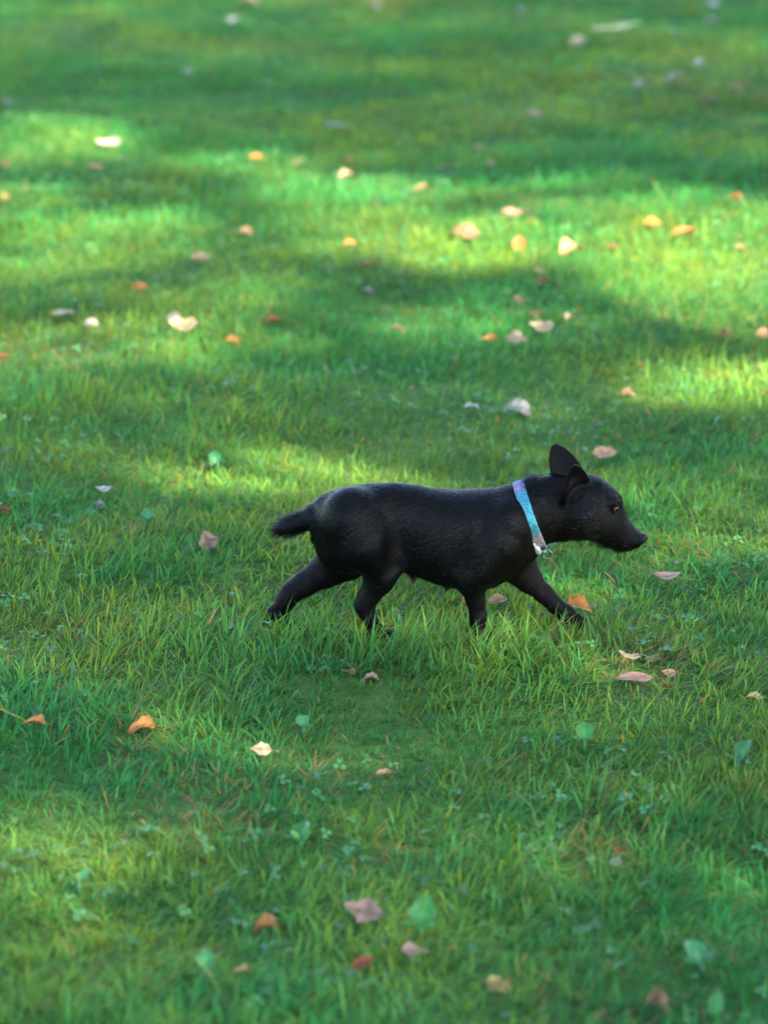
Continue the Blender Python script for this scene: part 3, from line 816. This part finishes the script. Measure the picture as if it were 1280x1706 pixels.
fur_m = attr_mat('black_hair', rough=.40, spec=.12)
fur = mesh_np('fur', fv - DOGBASE, ff, np.tile([4, 3], NF), fur_m, parent=dog, cols=np.repeat(fc[:, None], 5, 1))
fur['kind'] = 'stuff'
cn = fnm + rng.normal(0, 1, (NF, 3)) * np.where(fp[:, 0] > headx, .19, .16)[:, None]; cn /= np.linalg.norm(cn, axis=1)[:, None]
fur.data.polygons.foreach_set('use_smooth', np.ones(NF * 2, bool))
fur.data.normals_split_custom_set_from_vertices(np.repeat(cn, 5, 0).astype(np.float32))

# eyes
def uv_sphere(r, nu=20, nv=12):
    V = [(0, 0, r)]; F = []; T = []
    for j in range(1, nv):
        for i in range(nu):
            a, b = 2 * math.pi * i / nu, math.pi * j / nv
            V.append((r * math.sin(b) * math.cos(a), r * math.sin(b) * math.sin(a), r * math.cos(b)))
    V.append((0, 0, -r))
    for i in range(nu): F += [0, 1 + i, 1 + (i + 1) % nu]; T.append(3)
    for j in range(nv - 2):
        for i in range(nu):
            a, b = 1 + j * nu + i, 1 + j * nu + (i + 1) % nu
            F += [a, a + nu, b + nu, b]; T.append(4)
    l = len(V) - 1; o = 1 + (nv - 2) * nu
    for i in range(nu): F += [o + i, l, o + (i + 1) % nu]; T.append(3)
    return V, F, T
em, N, Lk, P = mat('eye')
tc = N.new('ShaderNodeTexCoord'); sx = N.new('ShaderNodeSeparateXYZ'); Lk.new(tc.outputs['Object'], sx.inputs[0])
mr = N.new('ShaderNodeMapRange'); mr.inputs[1].default_value = .0085; mr.inputs[2].default_value = .0045
Lk.new(sx.outputs['Z'], mr.inputs[0])
cr = N.new('ShaderNodeValToRGB'); el = cr.color_ramp.elements; cr.color_ramp.interpolation = 'EASE'
el[0].position = .22; el[0].color = (.004, .003, .003, 1); el[1].position = .30; el[1].color = (.085, .036, .008, 1)
k = el.new(.62); k.color = (.05, .02, .005, 1); k = el.new(.74); k.color = (.004, .003, .003, 1)
Lk.new(mr.outputs[0], cr.inputs[0]); Lk.new(cr.outputs[0], P.inputs['Base Color'])
P.inputs['Roughness'].default_value = .16; P.inputs['Specular IOR Level'].default_value = .25
for s, ec in zip((-1, 1), EYE):
    # seat the ball so that it stands a little proud of the coat
    yy = np.linspace(0, .07, 120) * s
    pts_ = np.stack([np.full(120, ec[0]), yy, np.full(120, ec[2])], -1)
    dd = sdf(pts_); isf = np.argmax(dd > 0)
    ysurf = yy[isf] if dd.max() > 0 else ec[1]
    V, F, T = uv_sphere(.0088)
    o = mesh_np('eye', V, F, T, em, parent=dog, smooth=True)
    look = Vector((.62, s * .78, -.02))
    o.rotation_euler = look.to_track_quat('Z', 'Y').to_euler()
    o.location = Vector((ec[0], ysurf - s * .0045, ec[2])) - Vector(DOGBASE)
    # eyelid rim
    ring = [(math.cos(a) * .0074, math.sin(a) * .0060, .0056) for a in np.linspace(0, 2 * math.pi, 17)[:-1]]
    ring.append(ring[0])
    V, F, T = tube(ring, [.0020] * 17, 6)
    lid = mesh_np('eyelid', V, F, T, plain('eyelid_skin', (.004, .0035, .0035), .5, .1), parent=o, smooth=True)
# nose
PRs, PR = PR, []
c = Z1(1199, 332)
rcone(c + np.array([-.004, 0, .001]), c + np.array([.0045, 0, .0]), .0112, .0098, .004, sy=.9)
for s in (-1, 1):
    rcone(c + np.array([.004, s * .006, -.001]), c + np.array([.002, s * .009, -.002]), .0066, .005, .004)
    rcone(c + np.array([.012, s * .0052, .0005]), c + np.array([.005, s * .0125, -.001]), .0022, .0016, .002, sub=True)
rcone(c + np.array([.008, 0, -.011]), c + np.array([.011, 0, -.003]), .0012, .001, .001, sub=True)
nx_, ny_, nz_ = [np.arange(c[i] - .024, c[i] + .024, .0012) for i in range(3)]
GX = np.stack(np.meshgrid(nx_, ny_, nz_, indexing='ij'), -1)
V, Qd = surface_nets(nx_, ny_, nz_, sdf(GX))
nm = plain('nose_leather', (.003, .003, .0034), .40, .14)
N, Lk = nm.node_tree.nodes, nm.node_tree.links
vo = N.new('ShaderNodeTexVoronoi'); vo.inputs['Scale'].default_value = 900; bp = N.new('ShaderNodeBump'); bp.inputs['Strength'].default_value = .35; bp.inputs['Distance'].default_value = .0006
Lk.new(N['Texture Coordinate'].outputs['Object'], vo.inputs['Vector']); Lk.new(vo.outputs['Distance'], bp.inputs['Height']); Lk.new(bp.outputs[0], N['Principled BSDF'].inputs['Normal'])
mesh_np('nose', V - DOGBASE, Qd, np.full(len(Qd), 4), nm, parent=dog, smooth=True)
PR = PRs

# collar: traced round the neck where the collar plane cuts the coat
cen = (COLLAR_A + COLLAR_B) / 2 + cdir * .0
NS = 72; loop = []
for i in range(NS):
    a = 2 * math.pi * i / NS
    dr = -cdir * math.cos(a) + np.array([0, -1.0, 0]) * math.sin(a)       # i=0 top, quarter = near side
    ts = np.linspace(.015, .11, 160); pp = cen + dr * ts[:, None]
    dd = sdf(pp); ix = np.argmax(dd > 0.0); t = ts[ix]
    loop.append((t, dr))
tr = np.array([l[0] for l in loop])
ker = np.array([1, 2, 3, 2, 1]) / 9
tr = sum(ker[j] * np.roll(tr, j - 2) for j in range(5)) + .0035
BW, TH = .0106, .0012
V = []; cs = []
crng = np.random.default_rng(5)
ROWS = 7
for i in range(NS):
    p = cen + loop[i][1] * tr[i]
    for sgn in (1, 0):                                   # outer rows then inner rows
        for j in range(ROWS):
            t = (j / (ROWS - 1) * 2 - 1); t = t if sgn else -t
            edge = .0006 * (abs(t) > .9)
            V.append(p + cnorm * BW * t + loop[i][1] * ((TH if sgn else -TH) - edge * (1 if sgn else -1)))
            cs.append((i / NS, (t + 1) / 2, 0))
F = []; M2 = ROWS * 2
for i in range(NS):
    i2 = (i + 1) % NS
    for j in range(M2):
        j2 = (j + 1) % M2
        F += [i * M2 + j, i2 * M2 + j, i2 * M2 + j2, i * M2 + j2]
cm, N, Lk, P = mat('collar_webbing')
at = N.new('ShaderNodeAttribute'); at.attribute_name = 'col'; sx = N.new('ShaderNodeSeparateXYZ'); Lk.new(at.outputs['Vector'], sx.inputs[0])
cr = N.new('ShaderNodeValToRGB'); el = cr.color_ramp.elements
el[0].position = 0; el[0].color = (.065, .09, .22, 1); el[1].position = 1; el[1].color = (.065, .09, .22, 1)
for pos, col in ((.028, (.24, .34, .80)), (.038, (.50, .26, .46)), (.070, (.36, .36, .66)), (.082, (.05, .44, .60)), (.20, (.05, .55, .68)), (.28, (.10, .52, .58)),
                 (.305, (.54, .46, .46)), (.40, (.46, .42, .44)), (.5, (.12, .40, .42)), (.7, (.12, .50, .60)), (.9, (.30, .26, .6))):
    k = el.new(pos); k.color = (*[q_ * .36 for q_ in col], 1)
Lk.new(sx.outputs['X'], cr.inputs[0])
tc = N.new('ShaderNodeTexCoord'); nz = N.new('ShaderNodeTexNoise'); nz.inputs['Scale'].default_value = 170; nz.inputs['Detail'].default_value = 2; nz.inputs['Distortion'].default_value = 1.5
Lk.new(tc.outputs['Object'], nz.inputs['Vector'])
c2 = N.new('ShaderNodeValToRGB'); c2.color_ramp.elements[0].position = .42; c2.color_ramp.elements[0].color = (.22, .26, .34, 1); c2.color_ramp.elements[1].position = .53; c2.color_ramp.elements[1].color = (1, 1, 1, 1)
Lk.new(nz.outputs['Fac'], c2.inputs[0])
fm = N.new('ShaderNodeMapRange'); fm.inputs[1].default_value = .22; fm.inputs[2].default_value = .36; fm.inputs[3].default_value = .7; fm.inputs[4].default_value = 1.0
Lk.new(sx.outputs['X'], fm.inputs[0])
mx = N.new('ShaderNodeMix'); mx.data_type = 'RGBA'; mx.blend_type = 'MULTIPLY'
Lk.new(fm.outputs[0], mx.inputs[0]); Lk.new(cr.outputs[0], mx.inputs[6]); Lk.new(c2.outputs[0], mx.inputs[7]); Lk.new(mx.outputs[2], P.inputs['Base Color'])
P.inputs['Roughness'].default_value = .7
wv = N.new('ShaderNodeTexWave'); wv.inputs['Scale'].default_value = 420; bp = N.new('ShaderNodeBump'); bp.inputs['Strength'].default_value = .3; bp.inputs['Distance'].default_value = .0005
Lk.new(tc.outputs['Object'], wv.inputs['Vector']); Lk.new(wv.outputs['Fac'], bp.inputs['Height']); Lk.new(bp.outputs[0], P.inputs['Normal'])
collar = mesh_np('collar', np.array(V) - DOGBASE, F, np.full(NS * M2, 4), cm, parent=dog, smooth=False, cols=cs)
collar['label'] = 'turquoise, lilac and pink patterned collar'

def on_collar(fr):
    """frame on the band at fraction fr of the loop"""
    i = fr * NS; i0 = int(i) % NS; i1 = (i0 + 1) % NS; t = i - int(i)
    p0, p1 = cen + loop[i0][1] * tr[i0], cen + loop[i1][1] * tr[i1]
    tan = p1 - p0; tan /= np.linalg.norm(tan)
    o_ = np.cross(tan, cnorm); o_ /= np.linalg.norm(o_)
    if o_ @ loop[i0][1] < 0: o_ = -o_
    return p0 * (1 - t) + p1 * t, tan, o_
def band_piece(name, f0, f1, half, thick, off, m, crown=.3, shift=0.0, nseg=6):
    Vv, Ff, Tt = [], [], []
    prof = [(-1, .0), (-.88, .75), (-.5, 1.0), (.5, 1.0), (.88, .75), (1, 0)]
    for i in range(nseg + 1):
        fr = f0 + (f1 - f0) * i / nseg
        p, tan, o_ = on_collar(fr)
        e_ = 1 - crown * abs(2 * i / nseg - 1) ** 3
        for (s_, h_) in prof: Vv.append(p + cnorm * (half * s_ * e_ + shift) + o_ * (off + thick * h_ * (1 - .5 * crown * abs(2 * i / nseg - 1) ** 4)))
    m_ = len(prof)
    for i in range(nseg):
        for j in range(m_ - 1):
            Ff += [i * m_ + j, (i + 1) * m_ + j, (i + 1) * m_ + j + 1, i * m_ + j + 1]; Tt.append(4)
        Ff += [i * m_ + m_ - 1, (i + 1) * m_ + m_ - 1, (i + 1) * m_, i * m_]; Tt.append(4)
    Ff += list(range(m_)); Tt.append(m_); Ff += [nseg * m_ + j for j in range(m_)][::-1]; Tt.append(m_)
    return mesh_np(name, np.array(Vv) - DOGBASE, Ff, Tt, m, parent=collar, smooth=False)
white_pl = plain('clip_plastic', (.34, .33, .30), .4, .5); teal_pl = plain('teal_plastic', (.03, .17, .17), .45, .3); dark_pl = plain('dark_plastic', (.008, .01, .012), .5, .2)
steel = plain('ring_steel', (.16, .15, .125), .25, .5, 1.0)
band_piece('strap_slide', .395, .412, .0088, .0022, .0012, dark_pl, 0)
band_piece('clip_prong', .345, .385, .0026, .0030, .0012, white_pl, .5, shift=-.0082)
band_piece('buckle', .375, .455, .0056, .0042, .0014, white_pl, .6, shift=-.0062)
band_piece('button', .425, .452, .0045, .0050, .0016, teal_pl, .7, shift=.0030)
band_piece('ring_keeper', .462, .482, .0090, .0022, .0012, teal_pl, 0)
p, tan, o_ = on_collar(.488)
ring = []
rc = p + o_ * .0095 + cnorm * .006
ax1, ax2 = cnorm * .95 + o_ * .3, o_ * .95 - cnorm * .3
for a in np.linspace(0, 2 * math.pi, 25): ring.append(rc + ax1 * math.cos(a) * .0082 + ax2 * math.sin(a) * .0080)
V, F, T = tube(ring, [.0013] * 25, 8)
mesh_np('ring', np.array([list(q_) for q_ in V]) - DOGBASE, F, T, steel, parent=collar, smooth=True)

# ------------------------------------------------------------------ trees standing beside the lawn (out of the picture; their crowns shade it)
# sunlit openings: (u, v, ru, rv, amount) as seen on the lawn
LIT = [(80, 235, 130, 34, .8), (370, 275, 120, 20, .75), (40, 335, 90, 30, .5), (190, 400, 190, 42, .75), (60, 440, 130, 28, .85),
       (600, 325, 190, 32, .9), (600, 395, 170, 50, .95), (800, 415, 200, 46, .8), (1000, 345, 260, 34, .75), (1150, 400, 220, 50, .95),
       (1240, 470, 260, 70, 1.0), (960, 430, 160, 44, .8), (400, 505, 190, 36, .5), (70, 575, 160, 34, .5), (360, 565, 150, 32, .45),
       (720, 545, 180, 40, .55), (1190, 645, 190, 40, .95), (470, 785, 180, 40, .9), (620, 790, 120, 26, .6), (1240, 800, 80, 50, .5), (1180, 880, 150, 50, .4),
       (1000, 950, 110, 45, .45), (1010, 1080, 170, 34, .35), (90, 1420, 180, 70, .32), (60, 1510, 120, 50, .3), (1275, 1500, 50, 70, .3),
       (300, 1660, 120, 40, .3), (1120, 110, 160, 22, .15)]
def lit_amount(g):
    u, v, d = pix(g)
    m = np.zeros(len(g))
    wob = (vnoise(g[:, 0], g[:, 1], .32, 41) - .5) * .9 + (vnoise(g[:, 0], g[:, 1], .11, 42) - .5) * .5
    for (uu, vv, ru, rv, am) in LIT:
        q_ = ((u - uu) / ru) ** 2 + ((v - vv) / rv) ** 2
        m = np.maximum(m, am * np.clip(1.7 - q_ - wob, 0, 1))
    # light that reaches the dog's head and chest
    for (uu, vv, rr, am) in ((1010, 866, .15, 1.0),):
        h_ = W(uu, vv, -.05); hg = h_ - SUN * (h_[2] / SUN[2])
        q_ = ((g[:, 0] - hg[0]) ** 2 + (g[:, 1] - hg[1]) ** 2) / rr ** 2
        m = np.maximum(m, am * np.clip(1.5 - q_, 0, 1))
    return np.clip(m, 0, 1)
leaf_m = attr_mat('tree_leaf', rough=.45, spec=.35, transl=.35, tint=(1.6, 1.25, .5))
bark_m, N, Lk, P = mat('tree_bark')
tc = N.new('ShaderNodeTexCoord'); mp = N.new('ShaderNodeMapping'); mp.inputs['Scale'].default_value = (9, 9, 1.6)
nz = N.new('ShaderNodeTexNoise'); nz.inputs['Scale'].default_value = 3; nz.inputs['Detail'].default_value = 8
Lk.new(tc.outputs['Object'], mp.inputs[0]); Lk.new(mp.outputs[0], nz.inputs['Vector'])
cr = N.new('ShaderNodeValToRGB'); cr.color_ramp.elements[0].position = .35; cr.color_ramp.elements[0].color = (.045, .032, .022, 1); cr.color_ramp.elements[1].position = .68; cr.color_ramp.elements[1].color = (.20, .16, .12, 1)
Lk.new(nz.outputs['Fac'], cr.inputs[0]); Lk.new(cr.outputs[0], P.inputs['Base Color']); P.inputs['Roughness'].default_value = .9
bp = N.new('ShaderNodeBump'); bp.inputs['Strength'].default_value = .8; bp.inputs['Distance'].default_value = .03
Lk.new(nz.outputs['Fac'], bp.inputs['Height']); Lk.new(bp.outputs[0], P.inputs['Normal'])

def tree(base, H, crad, czlo, nleaf, lab, seed):
    r = np.random.default_rng(seed)
    e = empty('broadleaf_tree', base); tag(e, lab, 'tree', 'trees beside the lawn')
    base = np.array(base, float)
    tp_ = [(0, 0, -.2), (0.02, 0, .15), (.03, .02, 1.2), (-.02, .05, 2.6), (.05, 0, H * .5), (0, .05, H * .78), (0.05, 0, H * .95)]
    a, b, c = tube(tp_, [.34, .26, .21, .19, .14, .07, .02], 14)
    mesh_np('trunk', [list(q_) for q_ in a], b, c, bark_m, parent=e, smooth=True)
    cz = (H + czlo) / 2; ch_ = (H - czlo) / 2
    tips = []
    for k_ in range(9):
        an = k_ * 2.4 + r.normal(0, .3); z0 = czlo * .9 + (H * .62 - czlo * .9) * k_ / 9
        ln = crad * r.uniform(.65, .9); rise = r.uniform(.4, .9) * ln * .7
        dx, dy = math.cos(an), math.sin(an)
        pp = [(0, 0, z0), (dx * ln * .35, dy * ln * .35, z0 + rise * .35), (dx * ln * .7 + r.normal(0, .15), dy * ln * .7 + r.normal(0, .15), z0 + rise * .8), (dx * ln, dy * ln, z0 + rise)]
        a, b, c = tube(pp, [.075, .05, .03, .012], 8)
        parts = [([list(q_) for q_ in a], b, c)]
        for j in range(4):
            t = r.uniform(.4, .95); s0 = np.array(pp[1]) * (1 - t) + np.array(pp[3]) * t
            d_ = np.array([dx, dy, .3]) + r.normal(0, .7, 3); d_ *= r.uniform(.5, 1.1) / np.linalg.norm(d_)
            a, b, c = tube([s0, s0 + d_ * .5 + [0, 0, .05], s0 + d_], [.018, .012, .004], 5); parts.append(([list(q_) for q_ in a], b, c))
            tips.append(s0 + d_)
        V, F, T = join(parts)
        mesh_np('limb', V, F, T, bark_m, parent=e, smooth=True)
    # leaves in clumps through the crown volume
    ncl = nleaf // 26
    d_ = r.normal(0, 1, (ncl, 3)); d_ /= np.linalg.norm(d_, axis=1)[:, None]
    rad = r.random(ncl) ** .42
    cl = d_ * rad[:, None] * np.array([crad, crad, ch_]) + np.array([0, 0, cz])
    cl[:len(tips)] = np.array(tips)[:ncl]
    lp = np.repeat(cl, 26, 0) + r.normal(0, .24, (ncl * 26, 3)) * np.array([1, 1, .7])
    wp = lp + base
    g = wp - SUN * (wp[:, 2] / SUN[2])[:, None]; g[:, 2] = 0
    lit = lit_amount(g)
    lp = lp[r.random(len(lp)) > np.clip(lit * 1.3, 0, 1) ** .5]
    nl = len(lp)
    ax = r.normal(0, 1, (nl, 3)); ax[:, 2] -= .5; ax /= np.linalg.norm(ax, axis=1)[:, None]
    sd_ = np.cross(ax, r.normal(0, 1, (nl, 3))); sd_ /= np.maximum(np.linalg.norm(sd_, axis=1), 1e-6)[:, None]
    up = np.cross(ax, sd_); sz = r.uniform(.09, .15, nl)[:, None]
    V = np.stack([lp, lp + ax * sz * .45 + sd_ * sz * .40 + up * sz * .08, lp + ax * sz, lp + ax * sz * .45 - sd_ * sz * .40 + up * sz * .08], 1)
    F = (np.arange(nl)[:, None] * 4 + np.array([0, 1, 2, 0, 2, 3])[None]).astype(np.int32)
    cs = np.array([.05, .12, .025]) * r.uniform(.7, 1.4, (nl, 1)) + r.random((nl, 1)) ** 6 * np.array([.12, .06, 0])
    cr_o = mesh_np('crown', V, F, np.full(nl * 2, 3), leaf_m, parent=e, cols=np.repeat(cs[:, None], 4, 1))
    return e
def over(gx_, gy_, z):            # where a crown at height z must stand to shade ground point (gx, gy)
    return (gx_ + SUN[0] / SUN[2] * z, gy_ + SUN[1] / SUN[2] * z, 0)
tree(over(.3, .0, 6.2), 9.0, 3.6, 3.4, 25000, 'tall leafy tree right of the camera shading the dog', 1)
tree(over(.8, 5.6, 6.6), 9.6, 4.0, 3.6, 34000, 'broad leafy tree on the right shading the far lawn', 2)
tree(over(-7.0, 1.5, 6.4), 9.2, 3.6, 3.5, 13000, 'leafy tree near the camera shading the lawn at the left', 3)
tree(over(2.2, 11.5, 6.8), 10.0, 4.4, 3.6, 26000, 'leafy tree farthest right shading the lawn at the back', 4)
